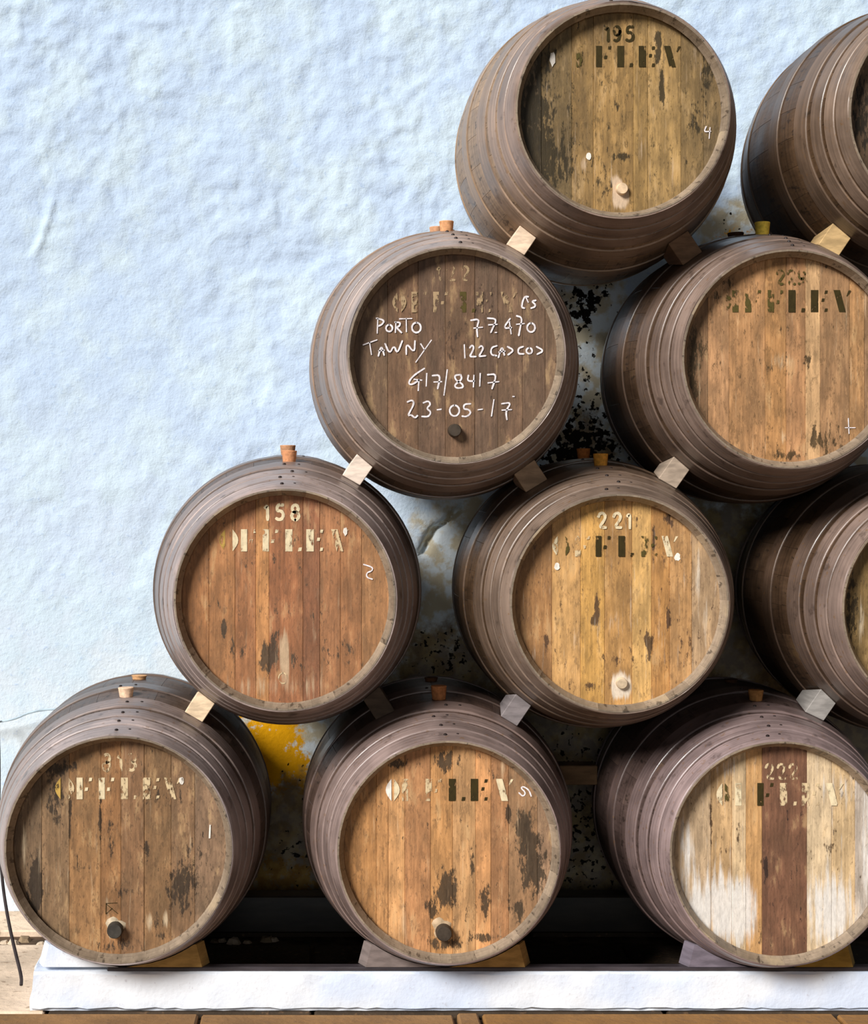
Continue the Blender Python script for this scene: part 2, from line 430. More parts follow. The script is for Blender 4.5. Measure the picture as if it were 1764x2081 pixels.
def stave_mesh(rh):
    V = []; F = []; ns = 22; na = 3; th = .031
    half = math.pi/NST-.0002/RB; ch = .0006
    inner = [-.59+1.18*i/18 for i in range(19)]
    ysamp = [-HL, -HL+.034]+inner+[HL-.034, HL]
    # cross-section ring: outer points left to right, then inner points right to left
    for s, y in enumerate(ysamp):
        R = prof(y, rh)-.0015; ri = R-th
        if s in (0, ns): ri = R-.005            # chamfered chime
        h2 = half*(1 if True else 0)
        ring = []
        ring.append((-h2, R-ch))
        for a in range(na+1):
            ring.append((-h2+ch/R+(2*h2-2*ch/R)*a/na, R))
        ring.append((h2, R-ch)); ring.append((h2, ri))
        for a in (1, 0):
            ring.append((-h2+2*h2*a/2 if a else -h2, ri))
        for (t, rr) in ring: V.append((rr*math.sin(t), y, rr*math.cos(t)))
    k = len(ring)
    for s in range(ns):
        for j in range(k):
            F.append((s*k+j, s*k+(j+1) % k, (s+1)*k+(j+1) % k, (s+1)*k+j))
    F.append(tuple(reversed(range(k)))); F.append(tuple(ns*k+j for j in range(k)))
    me = bpy.data.meshes.new('stave'); me.from_pydata(V, [], F); me.update()
    import bmesh
    bm = bmesh.new(); bm.from_mesh(me); bmesh.ops.recalc_face_normals(bm, faces=bm.faces); bm.to_mesh(me); bm.free()
    me.polygons.foreach_set('use_smooth', [True]*len(me.polygons)); me.set_sharp_from_angle(angle=math.radians(30))
    me.materials.append(M_STAVE)
    return me

HOOPS = [(-.6485, -.588), (-.577, -.528), (-.512, -.455), (-.425, -.345), (-.215, -.140)]
def hoop_mesh(rh, ya, yb, seed):
    r = random.Random(seed); n = 84; V = []; F = []
    lap = r.uniform(-.05, .12)               # where the ends overlap, near the top
    ys = [ya, ya+.0015, (ya+yb)/2, yb-.0015, yb]
    wob = [r.uniform(0, 6.28), r.uniform(0, 6.28)]
    for i in range(n):
        t = 2*math.pi*i/n
        d = (t-lap+math.pi) % (2*math.pi)-math.pi
        ex = .0022 if abs(d) < .17 else 0
        wy = .0025*math.sin(2*t+wob[0])+.0015*math.sin(5*t+wob[1])
        for j, y in enumerate(ys):
            e = (-.0012 if j in (0, 4) else .0010)+ex
            yy = y+wy if j or ya > -.62 else y
            R = prof(max(-HL, yy), rh)+e+.0018
            V.append((R*math.sin(t), yy, R*math.cos(t)))
        for y in (yb, ya):
            yy = y+wy if y == yb or ya > -.62 else y
            R = prof(max(-HL, yy), rh)-.004
            V.append((R*math.sin(t), yy, R*math.cos(t)))
    k = 7
    for i in range(n):
        i2 = (i+1) % n
        for j in range(k):
            F.append((i*k+j, i*k+(j+1) % k, i2*k+(j+1) % k, i2*k+j))
    me = bpy.data.meshes.new('hoop'); me.from_pydata(V, [], F); me.update()
    import bmesh
    bm = bmesh.new(); bm.from_mesh(me); bmesh.ops.recalc_face_normals(bm, faces=bm.faces); bm.to_mesh(me); bm.free()
    me.polygons.foreach_set('use_smooth', [True]*len(me.polygons)); me.set_sharp_from_angle(angle=math.radians(28))
    me.materials.append(M_HOOP)
    return me, lap

def lathe(pts, n=16):
    """solid of revolution about +Z from (r, z) points, closed at both ends"""
    V = []; F = []
    for (r, z) in pts:
        for i in range(n):
            a = 2*math.pi*i/n; V.append((r*math.cos(a), r*math.sin(a), z))
    for s in range(len(pts)-1):
        for i in range(n):
            F.append((s*n+i, s*n+(i+1) % n, (s+1)*n+(i+1) % n, (s+1)*n+i))
    F.append(tuple(reversed(range(n)))); F.append(tuple((len(pts)-1)*n+i for i in range(n)))
    return V, F
_v, _f = lathe([(.0055, -.002), (.0055, .0012), (.003, .0032)], 8)
RIVET = bpy.data.meshes.new('rivet'); RIVET.from_pydata(_v, [], _f); RIVET.update(); RIVET.materials.append(M_RIVET)

def plank_mesh(a, b, r, y):
    """one head board between x=a and x=b, cut to the circle, with eased long edges"""
    e = .0010; a += .0002; b -= .0002
    a = max(a, -r*.9995); b = min(b, r*.9995)
    xs = [a, a+e]+[a+e+(b-a-2*e)*i/6 for i in range(1, 6)]+[b-e, b]
    V = []; F = []
    for i, x in enumerate(xs):
        h = math.sqrt(max(r*r-x*x, 1e-8)); yy = y+(.0012 if i in (0, len(xs)-1) else 0)
        V += [(x, yy, -h), (x, yy, h), (x, y+.022, h), (x, y+.022, -h)]
    for i in range(len(xs)-1):
        p, q = i*4, i*4+4
        F += [(p, q, q+1, p+1), (p+1, q+1, q+2, p+2), (p+2, q+2, q+3, p+3), (p+3, q+3, q, p)]
    F += [(0, 1, 2, 3), tuple(len(V)-1-k for k in range(4))]
    me = bpy.data.meshes.new('head_plank'); me.from_pydata(V, [], F); me.update()
    return me

def ribbon(strokes, wd, y):
    """flat brush strokes (x, z polylines) at depth y facing the front"""
    V = []; F = []
    for st in strokes:
        P = [Vector(p) for p in st]
        if len(P) == 1: P = [P[0]+Vector((-wd*.4, 0)), P[0]+Vector((wd*.4, 0))]
        # smooth the polyline a little
        for _ in range(2 if len(P) > 2 else 0):
            Q = [P[0]]
            for p, q in zip(P, P[1:]): Q += [p.lerp(q, .25), p.lerp(q, .75)]
            Q.append(P[-1]); P = Q
        n = len(P); b0 = len(V)
        for i in range(n):
            d = (P[min(i+1, n-1)]-P[max(i-1, 0)])
            if d.length < 1e-9: d = Vector((1, 0))
            d.normalize(); nn = Vector((-d.y, d.x))
            h = wd*.5*(.72 if i in (0, n-1) else 1)*random.uniform(.86, 1.12)
            p = P[i]+(d*(-wd*.3) if i == 0 else d*(wd*.3) if i == n-1 else Vector((0, 0)))
            V += [(p.x+nn.x*h, y, p.y+nn.y*h), (p.x-nn.x*h, y, p.y-nn.y*h)]
        for i in range(n-1):
            a = b0+2*i; F.append((a, a+1, a+3, a+2))
    return V, F

def ell(cx, cy, rx, ry, n=14):
    return [(cx+rx*math.sin(2*math.pi*i/n), cy-ry*math.cos(2*math.pi*i/n)) for i in range(n+1)]
DIG = {'1': [[(.25, .78), (.55, 1), (.55, 0)]], '2': [[(.05, .75), (.2, .97), (.6, 1), (.85, .8), (.75, .55), (.1, .05), (.9, .05)]],
       '3': [[(.1, .92), (.5, 1), (.85, .8), (.75, .57), (.4, .52), (.8, .45), (.88, .2), (.5, 0), (.08, .08)]],
       '5': [[(.85, .98), (.2, .98), (.15, .56), (.55, .62), (.9, .42), (.8, .1), (.4, 0), (.08, .1)]],
       '8': [ell(.5, .74, .34, .24), ell(.5, .26, .40, .26)], '9': [ell(.48, .70, .36, .29), [(.84, .7), (.8, .25), (.5, 0), (.15, .08)]]}

def letter_polys(ch):
    """pieces of a bold stencil letter, height 1, centred on its main bar"""
    bar = lambda w: [(-w/2, 0), (w/2, 0), (w/2, 1), (-w/2, 1)]
    tri = lambda x, y, s: [(x-s, y-s), (x+s*.7, y-s*.8), (x+s, y+s), (x-s*.6, y+s)]
    moon = lambda sg: [(0, 0)]+[(sg*.26*math.sin(math.pi*i/8), i/8) for i in range(1, 8)]+[(0, 1)]
    if ch == '(': return [[(p[0]+.12, p[1]) for p in moon(-1)][::-1]]
    if ch == ')': return [[(p[0]-.12, p[1]) for p in moon(1)]]
    if ch == 'F': return [bar(.28), tri(.50, .91, .085), tri(.31, .46, .085)]
    if ch == 'L': return [bar(.32), tri(.50, .09, .09)]
    if ch == 'E': return [bar(.34), tri(.52, .90, .08), tri(.38, .54, .08), tri(.52, .09, .08)]
    if ch == 'Y': return [[(-.02, 0), (.28, 0), (.02, 1), (-.28, 1)], [(.30, .72), (.36, .72), (.52, .98), (.40, .98)]]
    if ch == '|': return [bar(.28)]

class Barrel:
    def __init__(s, key, x, z, rh, label, dy=0.0):
        s.key, s.x, s.z, s.rh = key, x, z+CAMZ, rh
        s.root = bpy.data.objects.new('wine_barrel', None); C.objects.link(s.root)
        s.root.location = (x, dy, s.z); s.root.empty_display_size = .2
        tag(s.root, label, 'barrel', 'stacked wine barrels')
        s.yh = -(HL-RECESS)
        s.S = (6+s.yh)/3574                    # metres per photo pixel on the head
        s.hx = 635+x/s.S; s.hy = 981-z/s.S
    def loc(s, px, py): return ((px-s.hx)*s.S, (s.hy-py)*s.S)
    def body(s, cstave, choop, rear_tilt=0.0):
        me = stave_mesh(s.rh)
        for i in range(NST):
            o = bpy.data.objects.new('stave', me); C.objects.link(o); o.parent = s.root
            o.rotation_euler = (0, 2*math.pi*(i+.37)/NST, 0); o.color = L4(cstave)
        for h, (ya, yb) in enumerate(HOOPS):
            hm, lap = hoop_mesh(s.rh, ya, yb, hash(s.key) % 1 + len(s.key)*31+h*7+int(s.x*1000))
            o = bpy.data.objects.new('hoop', hm); C.objects.link(o); o.parent = s.root
            k = random.uniform(.9, 1.08); c = L4(choop); d = L4(cstave); m = (0, .12, .3, .6, .9)[h]      # blend to the stave colour paints in shade towards the bilge
            o.color = tuple((c[q]*(1-m)+d[q]*1.1*m)*k for q in range(3))+(1,)
            ym = (ya+yb)/2; R = prof(ym, s.rh)+.0045
            for sg in (-.055, .055):
                a = lap+sg; rv = bpy.data.objects.new('rivet', RIVET); C.objects.link(rv); rv.parent = o
                rv.location = (R*math.sin(a), ym+(.006 if sg > 0 else -.006), R*math.cos(a)); rv.rotation_euler = (0, a, 0)
            r = bpy.data.objects.new('hoop', hm); C.objects.link(r); r.parent = s.root
            r.rotation_euler = (0, 0, math.pi); r.color = o.color
        # rear head: one disc of boards out of sight
        n = 40; rr = prof(s.yh, s.rh)-.0305
        V = [(rr*math.cos(2*math.pi*i/n), y, rr*math.sin(2*math.pi*i/n)) for y in (HL-RECESS, HL-RECESS-.02) for i in range(n)]
        F = [tuple(range(n)), tuple(reversed(range(n, 2*n)))]+[(i, n+i, n+(i+1) % n, (i+1) % n) for i in range(n)]
        o = mesh_obj('rear_head', V, F, M_STAVE, s.root); o.color = L4(cstave)
    def head(s, edges, cols, dark=(), light=(), dcol=(40, 32, 20), lcol=(228, 214, 190), grime=.5, seed=1):
        f = lambda L: [(s.loc(a, b)[0], s.loc(a, b)[1], c*s.S, d*s.S, e) for (a, b, c, d, e) in L]
        m = head_material('oak_head_'+s.key, seed, f(dark), f(light), dcol, lcol, grime)
        r = prof(s.yh, s.rh)-.0305; rn = random.Random(seed)
        xs = [s.loc(e, 0)[0] for e in edges]; xs[0] = -r; xs[-1] = r
        s.pmin = 9
        for a, b, c in zip(xs, xs[1:], cols):
            dy = rn.uniform(-.0012, .0012)
            me = plank_mesh(a, b, r, s.yh+dy); me.materials.append(m)
            o = bpy.data.objects.new('head_plank', me); C.objects.link(o); o.parent = s.root; o.color = L4(c)
        s.yp = s.yh-.0020
    def stencil(s, items, py, hpx=45):
        for n_, (ch, px, col) in enumerate(items):
            V = []; F = []
            x0, z0 = s.loc(px, py+hpx/2); h = hpx*s.S
            for poly in letter_polys(ch):
                b = len(V); V += [(x0+p[0]*h, s.yp, z0+p[1]*h) for p in poly]; F.append(tuple(range(b, len(V))))
            mesh_obj('stencil_letter', V, F, PAINT[col], s.root)
    def number(s, items, py, hpx=30, wpx=17, sw=6.5):
        for (ch, px, col) in items:
            x0, z0 = s.loc(px-wpx/2, py+hpx/2)
            st = [[(x0+p[0]*wpx*s.S, z0+p[1]*hpx*s.S) for p in line] for line in DIG[ch]]
            V, F = ribbon(st, sw*s.S, s.yp); mesh_obj('stencil_numeral', V, F, PAINT[col], s.root)
    def chalk(s, strokes, f, sw=3.6, mat='k'):
        st = [[s.loc(*f(*p)) for p in line] for line in strokes]
        V, F = ribbon(st, sw*s.S, s.yp-.0003)
        return mesh_obj('chalk_writing', V, F, PAINT[mat], s.root)
    def blob(s, px, py, rx, ry, mat='w', name='paint_spot'):
        x0, z0 = s.loc(px, py); n = 11
        V = [(x0+rx*s.S*math.cos(2*math.pi*i/n)*random.uniform(.75, 1.15), s.yp-.0002, z0+ry*s.S*math.sin(2*math.pi*i/n)*random.uniform(.75, 1.15)) for i in range(n)]
        return mesh_obj(name, V, [tuple(range(n))], PAINT[mat], s.root)
    def plug(s, px, py, rpx, col, length=.03, label=None, name='spigot_plug'):
        x0, z0 = s.loc(px, py); r = rpx*s.S
        V, F = lathe([(r*1.05, -.02), (r*1.05, 0), (r, length*.9), (r*.9, length)], 20)
        o = mesh_obj(name, V, F, M_PLUG, s.root); sharp(o, 40); o.color = L4(col)
        o.location = (x0, s.yh, z0); o.rotation_euler = (math.pi/2, 0, 0)
        if label: o['label'] = label
        return o
    def wax(s, px, py, rpx, col):
        """flat irregular collar of sealing wax round a plug"""
        x0, z0 = s.loc(px, py); n = 18; V = []; F = []
        for (k, y) in ((1.0, 0.0015), (.8, -.004), (.3, -.005)):
            for i in range(n):
                a = 2*math.pi*i/n; w = 1+.18*math.sin(3*a+1)+.1*math.sin(5*a)
                V.append((x0+rpx*s.S*k*w*math.cos(a), s.yh-.002+y, z0+rpx*s.S*k*w*math.sin(a)*1.1))
        for q in range(2):
            for i in range(n): F.append((q*n+i, q*n+(i+1) % n, (q+1)*n+(i+1) % n, (q+1)*n+i))
        F.append(tuple(2*n+i for i in range(n)))
        o = mesh_obj('wax_seal', V, F, M_PLUG, s.root); sharp(o, 50); o.color = L4(col)
    def bung(s, y, col, ang=0.0, r=.024, h=.034, label=None, sunk=.0):
        V, F = lathe([(r*.80, -.02), (r*.84, 0), (r*.97, h*.85), (r, h*.93), (r*.94, h)], 20)
        o = mesh_obj('bung', V, F, M_CORK, s.root); sharp(o, 40); o.color = L4(col)
        R = prof(y, s.rh)-sunk
        o.location = (R*math.sin(ang), y, R*math.cos(ang)); o.rotation_euler = (0, ang, 0)
        if label: o['label'] = label
        return o

BR = {}
def barrel(key, *a, **k):
    b = Barrel(key, *a, **k); BR[key] = b; return b
SV = (92, 72, 58); HV = (112, 94, 88)
CORK = (218, 166, 124)

# --- top of the stack, 195
b = barrel('195', .944, 1.134, .327, 'weathered barrel numbered 195 at the top of the stack')
b.body((151, 126, 101), (149, 127, 114))
b.head([1062, 1100, 1162, 1206, 1287, 1317, 1384, 1430, 1467],
       [(80, 64, 34), (124, 100, 53), (146, 113, 56), (163, 126, 65), (167, 131, 68), (176, 140, 79), (139, 111, 60), (124, 100, 56)],
       dark=[(1085, 250, 42, 125, 1.25), (1120, 335, 55, 60, .85), (1160, 250, 30, 90, .45), (1345, 175, 7, 48, 1.6), (1338, 95, 9, 40, 1.4), (1265, 318, 32, 9, .9), (1438, 160, 24, 70, .7),
             (1260, 210, 14, 14, .5), (1410, 250, 22, 60, .5), (1230, 360, 35, 55, .45), (1100, 110, 35, 50, .6)],
       light=[(1262, 398, 17, 30, 2.4), (1252, 368, 10, 14, 1.0), (1185, 335, 10, 18, .5), (1210, 345, 3, 45, .5)], dcol=(42, 34, 16), lcol=(226, 198, 168), grime=.75, seed=1)
b.stencil([('|', 1177, 'g'), ('F', 1217, 'd'), ('L', 1261, 'd'), ('E', 1305, 'd'), ('Y', 1361, 'd')], 115, 43)
b.number([('1', 1235, 'd'), ('9', 1254, 'd'), ('5', 1280, 'd')], 69, 30, 17, 6)
b.blob(1123, 120, 6, 15); b.blob(1196, 318, 5, 9)
f1 = lambda x, y: (900+x*.4898, y*.4898)
b.chalk([[(1092, 525), (1082, 548), (1110, 545)], [(1108, 530), (1104, 575)]], f1, 2.6)
b.plug(1263, 385, 11.5, (226, 196, 160), .02, 'pale wooden plug in the barrel head')
b.bung(-.29, (226, 178, 84)); b.bung(0, (170, 124, 84))

# --- chalked barrel, 122
b = barrel('122', .437, .389, .331, 'dark brown barrel with white chalk writing and 122 on its head')
b.body((132, 108, 89), (168, 150, 141))
b.head([728, 788, 850, 905, 965, 1012, 1062, 1108, 1140],
       [(105, 77, 53), (114, 80, 53), (97, 69, 49), (109, 77, 51), (94, 69, 51), (105, 77, 55), (101, 75, 55), (105, 80, 58)],
       dark=[(925, 690, 35, 50, .5), (985, 610, 25, 40, .5), (760, 900, 30, 40, .4)], light=[(800, 770, 14, 70, .3), (1060, 820, 15, 50, .25)], dcol=(58, 42, 30), lcol=(150, 116, 76), grime=.45, seed=2)
b.stencil([('(', 803, 'e'), (')', 820, 'e'), ('F', 842, 'e'), ('F', 886, 'e'), ('L', 941, 'g'), ('E', 974, 'e'), ('Y', 1029, 'e')], 614, 42)
b.number([('1', 893, 'e'), ('2', 917, 'e'), ('2', 946, 'e')], 556, 29, 17, 5)
f2 = lambda x, y: (600+x*.3685, 430+y*.3685)
for line in [
    [[(1285, 470), (1262, 468), (1245, 528), (1264, 533)], [(1272, 474), (1284, 500)], [(1326, 490), (1303, 495), (1324, 512), (1322, 526), (1300, 533)]],
    [[(455, 592), (452, 670)], [(447, 588), (492, 600), (480, 622), (458, 632)], ell(518, 643, 18, 19), [(555, 610), (552, 666)], [(550, 610), (580, 612), (575, 632), (556, 638), (586, 668)],
     [(575, 592), (642, 590)], [(612, 592), (613, 662)], ell(668, 640, 25, 28)],
    [[(968, 600), (1016, 592), (1000, 640), (1005, 690)], [(985, 643), (1032, 638)], [(1060, 588), (1112, 592), (1090, 640), (1078, 667)], [(1066, 625), (1112, 622)], [(1106, 667)],
     [(1185, 590), (1145, 645), (1192, 640)], [(1180, 605), (1190, 674)], [(1220, 575), (1252, 585), (1240, 640), (1232, 684)], [(1220, 622), (1262, 618)], ell(1300, 640, 22, 25)],
    [[(375, 735), (450, 708)], [(410, 722), (420, 788)], [(458, 797), (475, 735), (490, 792)], [(460, 768), (490, 765)], [(495, 728), (520, 787), (545, 735), (562, 787), (590, 713)],
     [(612, 787), (612, 723), (657, 782), (660, 713)], [(692, 730), (712, 762)], [(750, 710), (665, 830)]],
    [[(932, 735), (935, 807)], [(962, 752), (975, 735), (986, 750), (970, 785), (960, 800), (996, 800)], [(1012, 752), (1025, 738), (1038, 752), (1022, 782), (1010, 800), (1050, 795)],
     [(1112, 740), (1080, 750), (1078, 790), (1110, 795)], [(1120, 805), (1140, 738), (1153, 792)], [(1122, 775), (1156, 770)], [(1170, 745), (1207, 765), (1173, 790)],
     [(1257, 745), (1230, 753), (1228, 785), (1260, 785)], ell(1290, 768, 16, 16), [(1330, 745), (1372, 768), (1333, 787)]],
    [[(712, 865), (650, 905), (622, 945), (640, 957), (682, 930)], [(682, 928), (678, 987)], [(655, 925), (697, 930)], [(725, 893), (722, 962)], [(756, 905), (802, 900), (785, 977)], [(765, 940), (807, 938)],
     [(838, 873), (820, 1012)], [(908, 900), (878, 903), (884, 930), (922, 950), (926, 972), (885, 974), (878, 955), (920, 925), (912, 900)], [(955, 903), (948, 935), (987, 935)], [(985, 903), (982, 967)],
     [(1020, 893), (1017, 962)], [(1060, 900), (1112, 895), (1085, 977)], [(1063, 945), (1122, 938)]],
    [[(618, 1050), (645, 1038), (657, 1060), (618, 1127), (640, 1120), (660, 1140), (674, 1125)], [(706, 1055), (735, 1043), (747, 1065), (722, 1085), (750, 1105), (735, 1132), (698, 1130)], [(783, 1093), (805, 1090)],
     ell(878, 1098, 27, 30), [(967, 1060), (930, 1062), (928, 1090), (955, 1090), (970, 1110), (945, 1132), (920, 1128)], [(1008, 1093), (1032, 1090)], [(1095, 1038), (1082, 1127)],
     [(1138, 1060), (1192, 1052), (1160, 1100), (1167, 1147)], [(1140, 1095), (1192, 1092)], [(1203, 1020)]]]:
    b.chalk(line, f2, 3.5)
b.plug(923, 875, 13, (66, 56, 46), .035, 'dark round plug below the chalk date')
b.bung(-.30, (222, 164, 118), -.006); b.bung(0, (206, 156, 120), -.03)

# --- 229
b = barrel('229', 1.458, .377, .334, 'barrel with faint 229 and a yellow bung, right of the chalked barrel')
b.body((78, 58, 42), (136, 116, 105))
b.head([1405, 1439, 1482, 1555, 1598, 1637, 1667, 1726, 1757, 1815],
       [(133, 96, 60), (195, 144, 96), (190, 138, 86), (190, 136, 78), (186, 134, 86), (224, 178, 125), (172, 128, 84), (195, 144, 90), (159, 120, 82)],
       dark=[(1413, 740, 20, 90, .9), (1440, 905, 45, 30, .9), (1690, 905, 35, 40, .6), (1640, 735, 12, 22, .8), (1578, 745, 40, 20, .35), (1470, 590, 30, 40, .5), (1520, 520, 60, 14, .7), (1600, 925, 50, 12, .8), (1655, 890, 14, 40, .7)],
       light=[(1592, 735, 30, 22, .5), (1592, 890, 6, 22, 1.0), (1655, 560, 14, 40, .35)], dcol=(62, 48, 26), lcol=(232, 204, 166), grime=.6, seed=3)
b.stencil([(')', 1480, 'g'), ('|', 1494, 'g'), ('F', 1520, 'g'), ('F', 1566, 'g'), ('L', 1609, 'd'), ('E', 1655, 'd'), ('Y', 1706, 'd')], 612, 45)
b.number([('2', 1586, 'g'), ('2', 1608, 'g'), ('9', 1629, 'g')], 564, 29, 18, 5)
f3 = lambda x, y: (1150+x*.348, 430+y*.348)
b.chalk([[(1648, 1208), (1652, 1296)], [(1630, 1262), (1688, 1262)]], f3, 2.6)
b.bung(-.30, (240, 204, 84), .0, .025, .042, 'yellow tapered bung'); b.bung(0, (70, 46, 32), -.03, .028, .026)

# --- 158
b = barrel('158', -.084, -.356, .339, 'reddish barrel numbered 158 between the chalked and the bottom left barrels')
b.body((98, 80, 68), (168, 150, 144))
b.head([372, 425, 478, 520, 547, 616, 650, 692, 735, 782],
       [(164, 106, 55), (176, 117, 66), (170, 109, 63), (205, 141, 81), (166, 102, 59), (153, 93, 57), (176, 117, 72), (166, 109, 63), (178, 124, 75)],
       dark=[(545, 1335, 22, 36, 1.15), (455, 1278, 7, 20, 1.2), (560, 1297, 10, 20, .8), (600, 1350, 20, 25, .5), (480, 1320, 40, 25, .4), (700, 1330, 40, 40, .35), (400, 1060, 60, 30, .5), (655, 1240, 8, 40, .35)],
       light=[(577, 1335, 13, 55, 1.7), (650, 1215, 9, 45, .7), (487, 1325, 7, 30, .5), (640, 1290, 6, 30, .6), (560, 1395, 130, 26, .5)], dcol=(64, 54, 42), lcol=(206, 178, 144), grime=.46, seed=4)
b.stencil([('(', 452, 'h'), (')', 478, 'c'), ('F', 496, 'c'), ('F', 540, 'c'), ('L', 587, 'c'), ('E', 630, 'c'), ('Y', 685, 'f')], 1098, 45)
b.number([('1', 543, 'c'), ('5', 569, 'c'), ('8', 600, 'c')], 1041, 31, 18, 6.5)
b.blob(702, 1080, 4.5, 9)
f4 = lambda x, y: (400+x*.2041, 1000+y*.2041)
b.chalk([[(1660, 720), (1752, 748), (1745, 785), (1690, 802), (1690, 850), (1748, 867)]], f4, 2.8)
b.chalk([ell(575, 1378, 9, 11, 12)], lambda x, y: (x, y), 2.5, 'f')
b.bung(-.30, (214, 150, 108), .02, .025); b.bung(0, (198, 148, 112), .0, .027)

# --- 221
b = barrel('221', .934, -.367, .334, 'golden barrel with faded 221 in the middle of the stack')
b.body((82, 61, 42), (136, 116, 102))
b.head([1062, 1122, 1180, 1229, 1285, 1324, 1361, 1406, 1460],
       [(166, 116, 62), (220, 168, 100), (220, 166, 82), (200, 148, 80), (232, 182, 106), (194, 138, 70), (196, 146, 88), (182, 150, 112)],
       dark=[(1212, 1235, 9, 32, 1.1), (1202, 1262, 16, 14, .7), (1318, 1308, 11, 34, 1.15), (1358, 1250, 6, 36, 1.2), (1110, 1310, 12, 40, .6), (1328, 1105, 5, 50, .9), (1360, 1060, 12, 18, .9), (1262, 1340, 60, 15, .5), (1200, 1395, 60, 16, .45), (1392, 1320, 20, 40, .35)],
       light=[(1262, 1395, 22, 30, 2.2), (1418, 1170, 9, 70, 1.0), (1240, 1270, 60, 30, .3), (1430, 1260, 14, 60, .5)], dcol=(70, 50, 36), lcol=(236, 222, 202), grime=.45, seed=5)
b.stencil([('(', 1128, 'c'), (')', 1153, 'g'), ('F', 1174, 'f'), ('F', 1216, 'd'), ('L', 1263, 'd'), ('E', 1310, 'g'), ('Y', 1356, 'c')], 1110, 42)
b.number([('2', 1224, 'c'), ('2', 1255, 'c'), ('1', 1279, 'c')], 1058, 31, 18, 6)
b.blob(1132, 1151, 6, 8); b.blob(1376, 1132, 7, 8)
b.plug(1263, 1388, 11, (214, 190, 158), .014, 'pale plug whitened with residue')
b.bung(-.30, (232, 160, 66), .0, .025, .036); b.bung(0, (176, 104, 52), -.02)

# --- bottom left
b = barrel('813', -.591, -1.117, .348, 'stained barrel at the left end of the bottom row')
b.body((93, 76, 65), (166, 150, 146))
b.head([28, 85, 141, 205, 246, 293, 348, 396, 448],
       [(113, 88, 60), (137, 105, 70), (158, 113, 65), (161, 110, 60), (141, 100, 62), (149, 108, 65), (139, 103, 68), (137, 107, 80)],
       dark=[(72, 1800, 18, 70, 1.5), (112, 1620, 20, 65, .9), (370, 1800, 42, 60, .95), (395, 1730, 30, 60, .35), (226, 1705, 8, 60, .8), (142, 1660, 4, 60, 1.0), (204, 1660, 4, 60, 1.2), (298, 1725, 9, 30, .8), (330, 1620, 60, 26, .45),
             (250, 1810, 30, 20, .45), (240, 1920, 60, 14, .7), (330, 1880, 30, 40, .55), (120, 1560, 50, 20, .8), (165, 1760, 20, 50, .3)],
       light=[(50, 1715, 8, 55, .9), (337, 1868, 6, 24, 1.2), (304, 1872, 7, 25, .9), (215, 1830, 14, 14, .5)], dcol=(48, 38, 28), lcol=(214, 190, 156), grime=.72, seed=6)
b.stencil([('(', 118, 'h'), (')', 145, 'f'), ('F', 162, 'c'), ('F', 207, 'c'), ('L', 253, 'f'), ('E', 298, 'f'), ('Y', 346, 'f')], 1602, 44)
b.number([('8', 217, 'f'), ('1', 245, 'f'), ('3', 269, 'f')], 1549, 34, 18, 6)
b.blob(369, 1586, 5, 8); b.chalk([[(427, 1677), (426, 1702)]], lambda x, y: (x, y), 4.5, 'w')
f6 = lambda x, y: (x*.3561, 1340+y*.3561)
b.chalk([[(606, 1392), (604, 1452)], [(606, 1392), (668, 1388)], [(606, 1395), (672, 1450)], [(606, 1450), (640, 1420)]], f6, 1.6, 'd')
b.wax(234, 1884, 19, (196, 178, 150)); b.plug(235, 1887, 15.5, (62, 58, 52), .034, 'dark round plug in a wax collar')
b.bung(-.30, (244, 206, 174), -.03, .026, .026, 'pale cut cork bung'); b.bung(0, (226, 176, 128), .0, .027, .010)

# --- bottom middle
b = barrel('mid', .414, -1.124, .340, 'orange brown barrel with an arched black stain, middle of the bottom row')
b.body((85, 66, 57), (149, 129, 123))
b.head([712, 765, 789, 823, 875, 920, 967, 998, 1034, 1092, 1123],
       [(184, 128, 68), (200, 142, 82), (226, 166, 104), (196, 136, 84), (204, 146, 84), (208, 156, 100), (230, 164, 102), (182, 126, 78), (164, 122, 82), (156, 122, 92)],
       dark=[(905, 1810, 34, 46, 1.2), (985, 1835, 20, 32, .9), (870, 1850, 20, 25, .8), (1068, 1690, 28, 60, 1.15), (1085, 1770, 34, 60, 1.2), (1050, 1850, 24, 30, .9), (1032, 1650, 9, 22, 1.3), (908, 1546, 27, 26, 1.1), (958, 1755, 7, 45, .9),
             (900, 1915, 40, 18, 1.1), (985, 1905, 40, 12, .8), (805, 1550, 24, 14, 1.0), (1000, 1570, 12, 20, .5)],
       light=[(1022, 1560, 7, 30, .8), (820, 1860, 6, 50, .6), (950, 1720, 22, 60, .35)], dcol=(56, 46, 34), lcol=(224, 190, 150), grime=.45, seed=7)
b.stencil([('(', 790, 'w'), (')', 806, 'c'), ('|', 823, 'f'), ('F', 871, 'f'), ('L', 919, 'd'), ('E', 964, 'd'), ('Y', 1020, 'c')], 1605, 45)
f7 = lambda x, y: (720+x*.238, 1500+y*.238)
b.chalk([[(1405, 465), (1440, 500), (1465, 465), (1420, 425), (1440, 410), (1490, 440), (1510, 495)]], f7, 2.8)
b.wax(896, 1884, 18, (186, 160, 128)); b.plug(901, 1892, 16, (66, 56, 46), .036, 'dark plug below the black stain')
b.bung(-.30, (190, 124, 78), -.01, .026, .040); b.bung(0, (96, 62, 40), -.02, .024, .010)

